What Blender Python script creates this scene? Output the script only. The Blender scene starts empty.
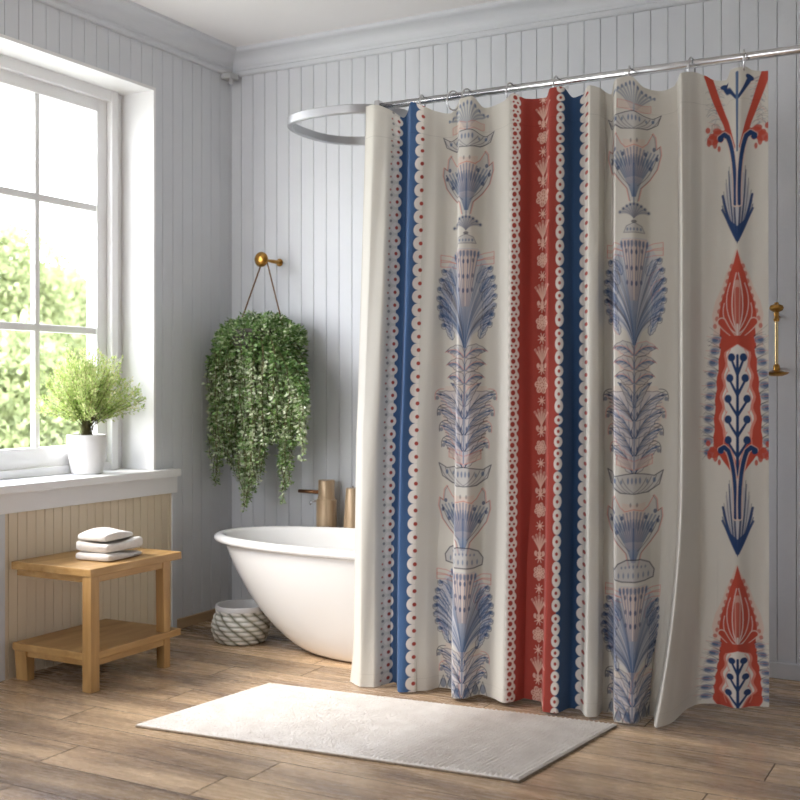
import bpy, bmesh, math, random
import numpy as np
from mathutils import Vector, Matrix
random.seed(7); rng = np.random.default_rng(11)
SC = bpy.context.scene
COL = SC.collection

# ------------------------------------------------------------------ camera
FPX = 1121.0; HOR = 387.0; TH = math.atan(607/1121); CH = 1.077
CX, CY = 3.248, -4.316
cam = bpy.data.cameras.new('camera'); co = bpy.data.objects.new('camera', cam); COL.objects.link(co)
cam.sensor_width = 36; cam.sensor_fit = 'HORIZONTAL'; cam.lens = FPX/800*36
co.location = (CX, CY, CH); co.rotation_euler = (math.pi/2, 0, TH)
cam.shift_y = (HOR-400)/800
cam.clip_end = 300
cam.dof.use_dof = True; cam.dof.focus_distance = 4.0; cam.dof.aperture_fstop = 3.0
SC.camera = co
# ------------------------------------------------------------------ world, sun, daylight, exposure
W = bpy.data.worlds.new('world'); SC.world = W; W.use_nodes = True
nt = W.node_tree; nt.nodes.clear()
wo = nt.nodes.new('ShaderNodeOutputWorld'); bg = nt.nodes.new('ShaderNodeBackground')
tc = nt.nodes.new('ShaderNodeTexCoord'); sp = nt.nodes.new('ShaderNodeSeparateXYZ'); cr = nt.nodes.new('ShaderNodeValToRGB')
nt.links.new(tc.outputs['Generated'], sp.inputs[0]); nt.links.new(sp.outputs['Z'], cr.inputs[0])
cr.color_ramp.elements[0].position = 0.0; cr.color_ramp.elements[0].color = (.98, .985, 1, 1)
cr.color_ramp.elements[1].position = 0.9; cr.color_ramp.elements[1].color = (.72, .80, 1, 1)
nt.links.new(cr.outputs[0], bg.inputs[0]); bg.inputs[1].default_value = 6.6
nt.links.new(bg.outputs[0], wo.inputs[0])
sun = bpy.data.lights.new('sun', 'SUN'); so = bpy.data.objects.new('sun', sun); COL.objects.link(so)
sun.energy = 3.6; sun.angle = math.radians(20); sun.color = (1, .93, .82)
so.rotation_euler = Vector((.62, .42, -.72)).to_track_quat('-Z', 'Y').to_euler(); so.location = (-6, -5, 8)
def portal(name, loc, d, sx, sz):
    l = bpy.data.lights.new(name, 'AREA'); l.shape = 'RECTANGLE'; l.size = sx; l.size_y = sz
    l.cycles.is_portal = True
    o = bpy.data.objects.new(name, l); COL.objects.link(o); o.location = loc
    o.rotation_euler = Vector(d).to_track_quat('-Z', 'Z').to_euler()
portal('window_daylight', (-.27, -1.55, 1.54), (1, 0, 0), 1.98, 1.66)
portal('added_rear_fill_opening', (.5, -6.12, 1.5), (0, 1, 0), 1.2, 1.8)  # portal at an unseen rear opening, added to bring in fill light
vs = SC.view_settings; vs.view_transform = 'Standard'; vs.look = 'None'; vs.gamma = 1; vs.use_curve_mapping = False
vs.exposure = 0.62

# ------------------------------------------------------------------ helpers
def tag(o, label=None, cat=None, group=None, kind=None):
    if label: o['label'] = label
    if cat: o['category'] = cat
    if group: o['group'] = group
    if kind: o['kind'] = kind
    return o
def empty(name, loc, label, cat, group=None, rz=0):
    o = bpy.data.objects.new(name, None); COL.objects.link(o); o.location = loc; o.rotation_euler = (0, 0, rz)
    o.empty_display_size = .05
    return tag(o, label, cat, group)
def link(name, me, m, parent=None, smooth=False, loc=None):
    o = bpy.data.objects.new(name, me); COL.objects.link(o)
    if m is not None: me.materials.append(m)
    if smooth: me.polygons.foreach_set('use_smooth', [True]*len(me.polygons))
    if parent: o.parent = parent
    if loc: o.location = loc
    return o
def mesh(name, v, f):
    me = bpy.data.meshes.new(name); me.from_pydata([tuple(p) for p in v], [], f); me.update(); return me
def box(bm, x0, x1, y0, y1, z0, z1, bev=0, seg=2):
    vs_ = [bm.verts.new((x, y, z)) for z in (z0, z1) for y in (y0, y1) for x in (x0, x1)]
    fs = [(0,2,3,1),(4,5,7,6),(0,1,5,4),(2,6,7,3),(0,4,6,2),(1,3,7,5)]
    faces = [bm.faces.new([vs_[i] for i in f]) for f in fs]
    if bev > 0:
        es = set(e for f in faces for e in f.edges)
        bmesh.ops.bevel(bm, geom=list(es), offset=bev, segments=seg, profile=.6, affect='EDGES')
def bmobj(name, bm, m, parent=None, smooth=False):
    bmesh.ops.recalc_face_normals(bm, faces=bm.faces)
    me = bpy.data.meshes.new(name); bm.to_mesh(me); bm.free()
    return link(name, me, m, parent, smooth)
def boxobj(name, b, m, parent=None, bev=.003):
    bm = bmesh.new(); box(bm, *b, bev=bev); return bmobj(name, bm, m, parent)
def tube_geo(v, f, pts, rad, n=8, cap=True, closed=False):
    pts = [Vector(p) for p in pts]; N = len(pts)
    rads = rad if hasattr(rad, '__len__') else [rad]*N
    base = len(v); prev = None
    for i, p in enumerate(pts):
        if closed: t = pts[(i+1) % N]-pts[i-1]
        else: t = pts[min(i+1, N-1)]-pts[max(i-1, 0)]
        t.normalize()
        if prev is None:
            a = Vector((0, 0, 1)) if abs(t.z) < .9 else Vector((1, 0, 0))
            u = t.cross(a).normalized()
        else:
            u = (prev-t*prev.dot(t)).normalized()
        prev = u; w = t.cross(u)
        for k in range(n):
            a = 2*math.pi*k/n
            v.append(tuple(p+(u*math.cos(a)+w*math.sin(a))*rads[i]))
    R_ = N if closed else N-1
    for i in range(R_):
        j = (i+1) % N
        for k in range(n):
            f.append((base+i*n+k, base+i*n+(k+1) % n, base+j*n+(k+1) % n, base+j*n+k))
    if cap and not closed:
        f.append(tuple(base+k for k in range(n))[::-1]); f.append(tuple(base+(N-1)*n+k for k in range(n)))
def tube(name, pts, rad, m, parent=None, n=12, closed=False):
    v, f = [], []; tube_geo(v, f, pts, rad, n, True, closed)
    return link(name, mesh(name, v, f), m, parent, True)
def lathe(name, prof, m, parent=None, n=48, axis='z', loc=None, cap=True):
    v, f = [], []
    for r, z in prof:
        for k in range(n):
            a = 2*math.pi*k/n; c, s = math.cos(a)*r, math.sin(a)*r
            v.append((c, s, z) if axis == 'z' else (c, -z, s))
    for i in range(len(prof)-1):
        for k in range(n):
            f.append((i*n+k, i*n+(k+1) % n, (i+1)*n+(k+1) % n, (i+1)*n+k))
    if cap:
        f.append(tuple(range(n))[::-1]); L = (len(prof)-1)*n; f.append(tuple(L+k for k in range(n)))
    o = link(name, mesh(name, v, f), m, parent, True, loc)
    bm = bmesh.new(); bm.from_mesh(o.data); bmesh.ops.recalc_face_normals(bm, faces=bm.faces)
    for e in bm.edges:
        if len(e.link_faces) == 2 and e.calc_face_angle(0) > .7: e.smooth = False
    bm.to_mesh(o.data); bm.free()
    return o

# ------------------------------------------------------------------ materials
def mat(name, col, rough=.5, metal=0, spec=.5, **k):
    m = bpy.data.materials.new(name); m.use_nodes = True; b = m.node_tree.nodes['Principled BSDF']
    b.inputs['Base Color'].default_value = (*col, 1); b.inputs['Roughness'].default_value = rough
    b.inputs['Metallic'].default_value = metal; b.inputs['Specular IOR Level'].default_value = spec
    for kk, vv in k.items(): b.inputs[kk].default_value = vv
    return m
def nodes(m): return m.node_tree.nodes, m.node_tree.links, m.node_tree.nodes['Principled BSDF']
def noise_mat(name, c1, c2, scale=8, stretch=(1, 1, 1), rough=.5, bump=.0, bscale=None, detail=4, metal=0, spec=.5, lo=.3, hi=.7):
    m = mat(name, c1, rough, metal, spec); N, L, b = nodes(m)
    t = N.new('ShaderNodeTexCoord'); mp = N.new('ShaderNodeMapping'); mp.inputs['Scale'].default_value = stretch
    n = N.new('ShaderNodeTexNoise'); n.inputs['Scale'].default_value = scale; n.inputs['Detail'].default_value = detail
    r = N.new('ShaderNodeValToRGB'); e = r.color_ramp.elements
    e[0].position = lo; e[1].position = hi; e[0].color = (*c1, 1); e[1].color = (*c2, 1)
    L.new(t.outputs['Object'], mp.inputs[0]); L.new(mp.outputs[0], n.inputs['Vector']); L.new(n.outputs['Fac'], r.inputs[0])
    L.new(r.outputs[0], b.inputs['Base Color'])
    if bump:
        n2 = N.new('ShaderNodeTexNoise'); n2.inputs['Scale'].default_value = bscale or scale*6
        L.new(mp.outputs[0], n2.inputs['Vector'])
        bp = N.new('ShaderNodeBump'); bp.inputs['Strength'].default_value = bump; bp.inputs['Distance'].default_value = .003
        L.new(n2.outputs['Fac'], bp.inputs['Height']); L.new(bp.outputs[0], b.inputs['Normal'])
    return m
def srgb(r, g, b):
    f = lambda c: (c/255)/12.92 if c/255 <= .04045 else ((c/255+.055)/1.055)**2.4
    return (f(r), f(g), f(b))
M_wall = noise_mat('painted_board_grey', srgb(214, 216, 220), srgb(220, 222, 225), 3, rough=.45, bump=.05, bscale=60)
M_white = noise_mat('white_paint', srgb(240, 239, 238), srgb(244, 243, 242), 4, rough=.4)
M_ceil = noise_mat('ceiling_paint', srgb(238, 235, 234), srgb(242, 239, 238), 2, rough=.7)
M_beige = noise_mat('beige_paint', srgb(226, 209, 180), srgb(234, 219, 193), 3, stretch=(1, 1, .3), rough=.5)
M_oak = noise_mat('honey_oak', srgb(158, 118, 66), srgb(190, 152, 98), 5, stretch=(4, .8, 6), rough=.42, bump=.1, detail=8)
M_oakleg = noise_mat('honey_oak_leg', srgb(158, 118, 66), srgb(190, 152, 98), 5, stretch=(6, 6, .8), rough=.42, bump=.1, detail=8)
M_base = noise_mat('wood_baseboard', srgb(176, 145, 108), srgb(200, 170, 132), 5, stretch=(4, .6, 8), rough=.45)
M_steel = mat('brushed_steel', (.62, .62, .63), .22, 1)
M_hoop = mat('satin_aluminium', (.5, .505, .52), .38, 1)
M_brass = noise_mat('aged_brass', srgb(150, 106, 44), srgb(196, 152, 82), 20, rough=.3, metal=1)
M_bronze = noise_mat('light_bronze', srgb(176, 148, 116), srgb(206, 182, 150), 6, stretch=(8, 8, .7), rough=.36, metal=.35)
M_por = mat('porcelain', srgb(238, 236, 232), .12, 0, .5); nodes(M_por)[2].inputs['Coat Weight'].default_value = .3
M_pot = noise_mat('white_ceramic', srgb(226, 224, 222), srgb(234, 232, 230), 6, rough=.5)
M_soil = noise_mat('soil', (.03, .02, .012), (.07, .045, .03), 60, rough=.95, bump=.6)
M_towel = noise_mat('towel_cotton', srgb(222, 216, 208), srgb(236, 231, 224), 30, rough=.95, bump=.6, bscale=400)
M_rope = mat('leather_cord', srgb(112, 78, 42), .6)
M_pvc = mat('grey_plastic', srgb(190, 190, 190), .4)
M_twig = noise_mat('twig', srgb(70, 66, 38), srgb(104, 96, 58), 30, rough=.8)
M_bark = noise_mat('bark', srgb(90, 78, 62), srgb(120, 106, 88), 6, rough=.9)

def leaf_mat(name, a, b_, c, trans=.35, rough=.45):
    m = mat(name, a, rough); N, L, b = nodes(m)
    at = N.new('ShaderNodeAttribute'); at.attribute_name = 'tone'
    r = N.new('ShaderNodeValToRGB'); e = r.color_ramp.elements
    e[0].color = (*a, 1); e[1].color = (*c, 1); x = e.new(.5); x.color = (*b_, 1)
    L.new(at.outputs['Fac'], r.inputs[0]); L.new(r.outputs[0], b.inputs['Base Color'])
    t = N.new('ShaderNodeBsdfTranslucent'); L.new(r.outputs[0], t.inputs[0])
    mx = N.new('ShaderNodeMixShader'); mx.inputs[0].default_value = trans
    out = N['Material Output']; L.new(b.outputs[0], mx.inputs[1]); L.new(t.outputs[0], mx.inputs[2]); L.new(mx.outputs[0], out.inputs[0])
    return m
M_vine = leaf_mat('trailing_leaf', srgb(78, 114, 58), srgb(138, 168, 100), srgb(224, 228, 202))
M_shrub = leaf_mat('shrub_leaf', srgb(128, 158, 76), srgb(176, 198, 112), srgb(224, 216, 168), .45)
M_tree = leaf_mat('tree_leaf', srgb(116, 126, 88), srgb(150, 160, 112), srgb(192, 196, 150), .35, .8)

# ------------------------------------------------------------------ floor: planks
def floor_mat():
    m = mat('greige_wood_floor', srgb(170, 145, 118), .3); N, L, b = nodes(m)
    t = N.new('ShaderNodeTexCoord'); at = N.new('ShaderNodeAttribute'); at.attribute_name = 'plank'
    cmb = N.new('ShaderNodeCombineXYZ'); mu = N.new('ShaderNodeMath'); mu.operation = 'MULTIPLY'; mu.inputs[1].default_value = 37
    L.new(at.outputs['Fac'], mu.inputs[0]); L.new(mu.outputs[0], cmb.inputs[2]); L.new(mu.outputs[0], cmb.inputs[0])
    ad = N.new('ShaderNodeVectorMath'); L.new(t.outputs['Object'], ad.inputs[0]); L.new(cmb.outputs[0], ad.inputs[1])
    mp = N.new('ShaderNodeMapping'); mp.inputs['Scale'].default_value = (.7, 5, 1); L.new(ad.outputs[0], mp.inputs[0])
    n1 = N.new('ShaderNodeTexNoise'); n1.inputs['Scale'].default_value = 1.8; n1.inputs['Detail'].default_value = 6; n1.inputs['Distortion'].default_value = .6
    n2 = N.new('ShaderNodeTexNoise'); n2.inputs['Scale'].default_value = 14; n2.inputs['Detail'].default_value = 8; n2.inputs['Roughness'].default_value = .7
    L.new(mp.outputs[0], n1.inputs['Vector']); L.new(mp.outputs[0], n2.inputs['Vector'])
    r1 = N.new('ShaderNodeValToRGB'); e = r1.color_ramp.elements
    e[0].position = .3; e[0].color = (*srgb(130, 110, 94), 1); e[1].position = .68; e[1].color = (*srgb(212, 182, 146), 1)
    x = e.new(.48); x.color = (*srgb(174, 148, 120), 1)
    L.new(n1.outputs['Fac'], r1.inputs[0])
    r2 = N.new('ShaderNodeValToRGB'); r2.color_ramp.elements[0].color = (.72, .7, .68, 1); r2.color_ramp.elements[1].color = (1.08, 1.08, 1.08, 1)
    r2.color_ramp.elements[0].position = .3; r2.color_ramp.elements[1].position = .6
    L.new(n2.outputs['Fac'], r2.inputs[0])
    mx = N.new('ShaderNodeMix'); mx.data_type = 'RGBA'; mx.blend_type = 'MULTIPLY'; mx.inputs[0].default_value = .34
    L.new(r1.outputs[0], mx.inputs[6]); L.new(r2.outputs[0], mx.inputs[7])
    hs = N.new('ShaderNodeHueSaturation'); mr = N.new('ShaderNodeMapRange'); mr.inputs[3].default_value = .8; mr.inputs[4].default_value = 1.14
    L.new(at.outputs['Fac'], mr.inputs[0]); L.new(mr.outputs[0], hs.inputs['Value']); L.new(mx.outputs[2], hs.inputs['Color'])
    L.new(hs.outputs[0], b.inputs['Base Color'])
    rr = N.new('ShaderNodeMapRange'); rr.inputs[3].default_value = .18; rr.inputs[4].default_value = .36
    L.new(n2.outputs['Fac'], rr.inputs[0]); L.new(rr.outputs[0], b.inputs['Roughness'])
    bp = N.new('ShaderNodeBump'); bp.inputs['Strength'].default_value = .06; bp.inputs['Distance'].default_value = .002
    L.new(n2.outputs['Fac'], bp.inputs['Height']); L.new(bp.outputs[0], b.inputs['Normal'])
    return m
M_floor = floor_mat()
fixed = {0: [.80, 1.35], 1: [1.415, 2.9], -1: [.2, 1.57, 2.75], 2: [.55, 2.45], 3: [-.1, 1.15, 2.55], 4: [.7, 1.75, 3.0], 5: [.25, 1.3, 2.665]}
bm = bmesh.new(); lay = bm.faces.layers.float.new('plank')
X0, X1 = -.02, 4.3
for k in range(-26, 14):
    y0 = -1.98+.166*k; y1 = min(y0+.166, .0)
    if y0 >= 0: break
    js = fixed.get(k)
    if js is None:
        js = []; x = random.uniform(-.2, 1)
        while x < X1: js.append(x); x += random.uniform(.8, 1.4)
    js = [X0]+[j for j in js if X0 < j < X1]+[X1]
    for a, b_ in zip(js, js[1:]):
        tone = random.random(); g = .0018; d = .003
        lo = [bm.verts.new(p) for p in ((a, y0, -d), (b_, y0, -d), (b_, y1, -d), (a, y1, -d))]
        hi = [bm.verts.new(p) for p in ((a+g, y0+g, 0), (b_-g, y0+g, 0), (b_-g, y1-g, 0), (a+g, y1-g, 0))]
        fs = [bm.faces.new(hi)]+[bm.faces.new((lo[i], lo[(i+1) % 4], hi[(i+1) % 4], hi[i])) for i in range(4)]
        for ff in fs: ff[lay] = tone
        for ff in fs[1:]: ff.material_index = 1
o = bmobj('floor', bm, M_floor); tag(o, kind='structure'); o.data.materials.append(noise_mat('floor_seam', srgb(96, 82, 68), srgb(120, 104, 86), 20, rough=.7))

# ------------------------------------------------------------------ beadboard walls
def bead(v, f, p0, u, nrm, a0, a1, z0, z1, pitch, phase, gw=.004, gd=.005):
    """board faces with vertical V grooves; p0 origin, u along, nrm outward"""
    xs = [(a0, 0)]; g = math.ceil((a0-phase)/pitch)*pitch+phase
    while g < a1-gw/2:
        if g-gw/2 > a0: xs += [(g-gw/2, 0), (g, -gd), (g+gw/2, 0)]
        g += pitch
    xs.append((a1, 0)); b = len(v)
    for a, d in xs:
        for z in (z0, z1): v.append((p0[0]+u[0]*a+nrm[0]*d, p0[1]+u[1]*a+nrm[1]*d, z))
    for i in range(len(xs)-1): f.append((b+2*i, b+2*i+2, b+2*i+3, b+2*i+1))
CEIL = 2.655
WY0, WY1, WZ0, WZ1, WD = -2.56, -.556, .718, 2.362, .217
v, f = [], []
bead(v, f, (0, 0), (0, 1), (1, 0), WY1, 0, 0, CEIL, .0677, -.0235)
bead(v, f, (0, 0), (0, 1), (1, 0), WY0, WY1, WZ1, CEIL, .0677, -.0235)
bead(v, f, (0, 0), (0, 1), (1, 0), WY0, WY1, 0, WZ0-.04, .0677, -.0235)
bead(v, f, (0, 0), (0, 1), (1, 0), -6, WY0, 0, CEIL, .0677, -.0235)
bm = bmesh.new(); bm2 = mesh('t', v, f); bm.from_mesh(bm2)
T = .3
for b4 in ((-T, -.006, WY1, .0, -.02, CEIL), (-T, -.006, -6, WY0, -.02, CEIL), (-T, -.006, WY0, WY1, WZ1, CEIL), (-T, -.006, WY0, WY1, -.02, WZ0-.04)):
    box(bm, *b4)
o = bmobj('wall_left', bm, M_wall); tag(o, kind='structure')
v, f = [], []
bead(v, f, (0, 0), (1, 0), (0, -1), 0, 4.3, 0, CEIL, .0679, .0551)
bm = bmesh.new(); bm.from_mesh(mesh('t', v, f)); box(bm, -T, 4.3, .006, .12, -.02, CEIL)
tag(bmobj('wall_back', bm, M_wall), kind='structure')
bm = bmesh.new(); box(bm, 4.3, 4.4, -6, .12, -.02, CEIL); tag(bmobj('wall_right', bm, M_wall), kind='structure')
bm = bmesh.new()
for b4 in ((-T, -.1, -6.1, -6, 0, CEIL), (1.1, 4.4, -6.1, -6, 0, CEIL), (-.1, 1.1, -6.1, -6, 0, .6), (-.1, 1.1, -6.1, -6, 2.4, CEIL)): box(bm, *b4)  # the gap in this unseen wall is added as an inlet for fill light
tag(bmobj('wall_rear', bm, M_wall), kind='structure')
bm = bmesh.new(); box(bm, -T, 4.4, -6.1, .12, CEIL, CEIL+.1); tag(bmobj('ceiling', bm, M_ceil), kind='structure')
# lower beige panel
v, f = [], []
bead(v, f, (.008, 0), (0, 1), (1, 0), -1.387, -.45, .0, .61, .0448, -.0235, gw=.004, gd=.004)
tag(link('wall_left_lower_panel', mesh('p', v, f), M_beige), kind='structure')
def strip(name, boxes, m, bev=.003):
    bm = bmesh.new()
    for b4 in boxes: box(bm, *b4, bev=bev)
    return tag(bmobj(name, bm, m), kind='structure')
strip('trim_1', [(-.001, .014, -.45, -.418, 0, .612), (-.001, .014, -1.45, -1.387, 0, .612)], M_wall)
strip('trim_2', [(-.001, .022, -2.7, -.424, .611, .686)], M_white)              # apron
# window stool (sill board)
strip('trim_3', [(-WD-.02, .05, -2.75, WY1, .686, .718), (0.0005, .05, WY1-.01, -.432, .686, .718)], M_white, .004)
# reveal lining
rv = bmesh.new()
box(rv, -T, .001, WY1-.001, WY1+.012, WZ0, WZ1+.012); box(rv, -T, .001, WY0-.012, WY0+.001, WZ0, WZ1+.012)
box(rv, -T, .001, WY0, WY1, WZ1-.001, WZ1+.012)
tag(bmobj('trim_4', rv, M_white), kind='structure')
strip('baseboard_left', [(-.001, .013, -.418, -.013, 0, .045), (-.001, .013, -6, -1.45, 0, .045)], M_base)
strip('baseboard_back', [(0, 4.3, -.013, .001, 0, .06)], M_wall)
# crown mouldings
def crown(name, path, m):
    # profile (offset from wall, z)
    prof = [(0, 2.548), (.018, 2.548), (.024, 2.555), (.024, 2.566), (.017, 2.572), (.020, 2.578)]
    for i in range(9):
        a = math.pi/2*i/8; prof.append((.022+.062*(1-math.cos(a)), 2.58+.055*math.sin(a)))
    prof += [(.092, 2.638), (.098, 2.642), (.1, CEIL), (0, CEIL)]
    v = []; f = []; n = len(prof)
    for e in path:
        for d, z in prof: v.append(e(d, z))
    for i in range(len(path)-1):
        for k in range(n): f.append((i*n+k, i*n+(k+1) % n, (i+1)*n+(k+1) % n, (i+1)*n+k))
    bm = bmesh.new(); bm.from_mesh(mesh('c', v, f)); return tag(bmobj(name, bm, m), kind='structure')
crown('trim_5', [lambda d, z: (d, -6, z), lambda d, z: (d, -d, z)], M_wall)
crown('trim_6', [lambda d, z: (d, -d, z), lambda d, z: (4.3, -d, z)], M_wall)

# ------------------------------------------------------------------ window
GY = [-.685, -1.03, -1.405, -1.78, -2.155, -2.46]
bm = bmesh.new()
xa, xb = -.232, -.19
for y0, y1, d in ((-.70, -.640, .0), (-.64, -.603, .03), (-.604, WY1+.002, .008), (-2.53, -2.46, 0), (WY0, -2.53, .03)):
    box(bm, xa-.02, xb+d, y0, y1, WZ0, WZ1, bev=.003)
box(bm, xa, xb, -2.5, -.69, WZ0, .832, bev=.003); box(bm, xa-.02, xb+.02, -2.53, -.62, WZ0, .752, bev=.003)
box(bm, xa, xb, -2.5, -.69, 2.262, WZ1, bev=.003); box(bm, xa-.02, xb+.026, -2.53, -.61, 2.315, WZ1+.004)
for y in GY[1:-1]: box(bm, -.224, -.197, y-.013, y+.013, .83, 2.264, bev=.004)
for z in (1.845, 1.317): box(bm, -.224, -.196, -2.5, -.69, z-.015, z+.015, bev=.004)
win = tag(bmobj('window_1', bm, M_white), kind='structure')
gm = bpy.data.materials.new('window_glass'); gm.use_nodes = True; N = gm.node_tree.nodes; L = gm.node_tree.links; N.clear()
out = N.new('ShaderNodeOutputMaterial'); tr = N.new('ShaderNodeBsdfTransparent'); gl = N.new('ShaderNodeBsdfGlossy'); gl.inputs['Roughness'].default_value = .02
fr = N.new('ShaderNodeFresnel'); fr.inputs[0].default_value = 1.3; mx = N.new('ShaderNodeMixShader')
L.new(fr.outputs[0], mx.inputs[0]); L.new(tr.outputs[0], mx.inputs[1]); L.new(gl.outputs[0], mx.inputs[2]); L.new(mx.outputs[0], out.inputs[0])
o = link('window_pane', mesh('g', [(-.211, -2.48, .82), (-.211, -.69, .82), (-.211, -.69, 2.27), (-.211, -2.48, 2.27)], [(0, 1, 2, 3)]), gm, win)

# ------------------------------------------------------------------ outside
M_lawn = noise_mat('lawn', srgb(150, 150, 136), srgb(176, 176, 162), 3, rough=.9)
strip('lawn', [(-45, -.4, -30, 45, -.7, -.6)], M_lawn, 0)
def leaf_cloud(name, centers, nleaf, size, m, parent, squash=1, out_bias=.75, fold=.25, tone=(.2, .8), normal_out=.5, aspect=.45):
    """centers: (x,y,z,rx,ry,rz). pointed leaves, each with its own tilt and tone, as one mesh"""
    vol = np.array([c[3]*c[4]+c[4]*c[5]+c[3]*c[5] for c in centers]); pr = vol/vol.sum()
    idx = rng.choice(len(centers), nleaf, p=pr); C = np.array(centers)[idx]
    d = rng.normal(size=(nleaf, 3)); d /= np.linalg.norm(d, axis=1)[:, None]
    r = out_bias+(1-out_bias)*rng.random(nleaf)
    P = C[:, :3]+d*C[:, 3:]*r[:, None]
    ax = rng.normal(size=(nleaf, 3))+d*normal_out; ax /= np.linalg.norm(ax, axis=1)[:, None]
    return leaves(name, P, ax, size*(.6+.8*rng.random(nleaf)), m, parent, aspect, tone)
def leaves(name, P, ax, ln, m, parent, aspect=.4, tone=(0, 1), tones=None):
    n = len(P); q = rng.normal(size=(n, 3)); s = np.cross(ax, q); s /= np.linalg.norm(s, axis=1)[:, None]
    nn = np.cross(ax, s); ln = np.asarray(ln)[:, None]
    V = np.stack([P, P+ax*ln*.45+s*ln*aspect*.5+nn*ln*.06, P+ax*ln, P+ax*ln*.45-s*ln*aspect*.5+nn*ln*.06], 1).reshape(-1, 3)
    me = bpy.data.meshes.new(name); me.vertices.add(4*n); me.vertices.foreach_set('co', V.ravel().astype('f'))
    me.loops.add(4*n); me.loops.foreach_set('vertex_index', np.arange(4*n, dtype='i'))
    me.polygons.add(n); me.polygons.foreach_set('loop_start', np.arange(0, 4*n, 4, dtype='i')); me.update(calc_edges=True)
    a = me.attributes.new('tone', 'FLOAT', 'FACE')
    t = tones if tones is not None else tone[0]+(tone[1]-tone[0])*rng.random(n)
    a.data.foreach_set('value', np.asarray(t, 'f'))
    return link(name, me, m, parent)
def at(px, d):    # point at a distance on the bearing of a photo column
    fx, fy = -math.sin(TH), math.cos(TH); k = (px-400)/FPX
    return CX+d*(fx+k*math.cos(TH)), CY+d*(fy+k*math.sin(TH))
tl = [(-160, 13, 3.0, 'broad pale green tree beyond the lawn, at the far left pane edge'),
      (4, 15, 3.55, 'tallest leafy tree beyond the window, behind the left panes'),
      (56, 19.5, 3.3, 'round leafy tree beyond the window, right of the glazing bar'),
      (98, 25, 2.6, 'low leafy tree seen by the right edge of the window'),
      (135, 31, 3.4, 'distant leafy tree past the right window jamb'),
      (28, 11.5, 1.75, 'low bush just beyond the window sill, under the trees')]
for i, (px, d, h, lb) in enumerate(tl):
    x, y = at(px, d); t = empty('tree' if h > 2 else 'bush', (x, y, -.6), lb, 'tree' if h > 2 else 'bush', 'trees beyond the window')
    hh = h+.6; w = .33*hh if h > 2 else 1.2
    cs = []
    for k in range(24):
        a = random.random()*6.28; zz = random.uniform(.12, .93); rr = w*(1-.55*abs(zz-.4)/.6)*random.uniform(.2, .8)
        q = w*random.uniform(.3, .5); cs.append((math.cos(a)*rr, math.sin(a)*rr, hh*zz-q*.35, q, q, q*.8))
    leaf_cloud('foliage', cs, 16000, .10, M_tree, t, out_bias=.6, aspect=.6)
    v, f = [], []; tube_geo(v, f, [(0, 0, 0), (.03, 0, hh*.4), (-.05, .03, hh*.75)], [.1, .07, .03], 8)
    link('trunk', mesh('trunk', v, f), M_bark, t, True)

# ------------------------------------------------------------------ curtain pattern painter (cloth coordinates: s across, z up, metres)
def pxs(px, y=-.77):       # cloth coordinate of the photographed column, measured on the curtain's own plane
    k = (px-400)/FPX; dx = -math.sin(TH)+k*math.cos(TH); dy = math.cos(TH)+k*math.sin(TH)
    return CX+(y-CY)/dy*dx
def mpp(px, y=-.77):
    k = (px-400)/FPX; return (y-CY)/(math.cos(TH)+k*math.sin(TH))/FPX
S0, S1, Z0, Z1 = pxs(357), pxs(768), 0.0, 2.10
DS = .0019
NS = int((S1-S0)/DS)+1; NZ = int((Z1-Z0)/.0021)+1
sg = np.linspace(S0, S1, NS); zg = np.linspace(Z0, Z1, NZ)
IMG = np.zeros((NZ, NS, 3)); 
CREAM = np.array(srgb(208, 204, 194)); IMG[:] = CREAM
hs_ = (S1-S0)/(NS-1); hz_ = (Z1-Z0)/(NZ-1)
def win_(s0, s1, z0, z1):
    i0 = max(0, int((s0-S0)/hs_)-1); i1 = min(NS, int((s1-S0)/hs_)+3); j0 = max(0, int((z0-Z0)/hz_)-1); j1 = min(NZ, int((z1-Z0)/hz_)+3)
    if i0 >= i1 or j0 >= j1: return None
    S, Z = np.meshgrid(sg[i0:i1], zg[j0:j1]); return i0, i1, j0, j1, S, Z
def comp(w, cov, col, alpha):
    i0, i1, j0, j1 = w[:4]; a = (np.clip(cov, 0, 1)*alpha)[..., None]
    IMG[j0:j1, i0:i1] = IMG[j0:j1, i0:i1]*(1-a)+np.array(col)*a
AA = .0011
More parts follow.
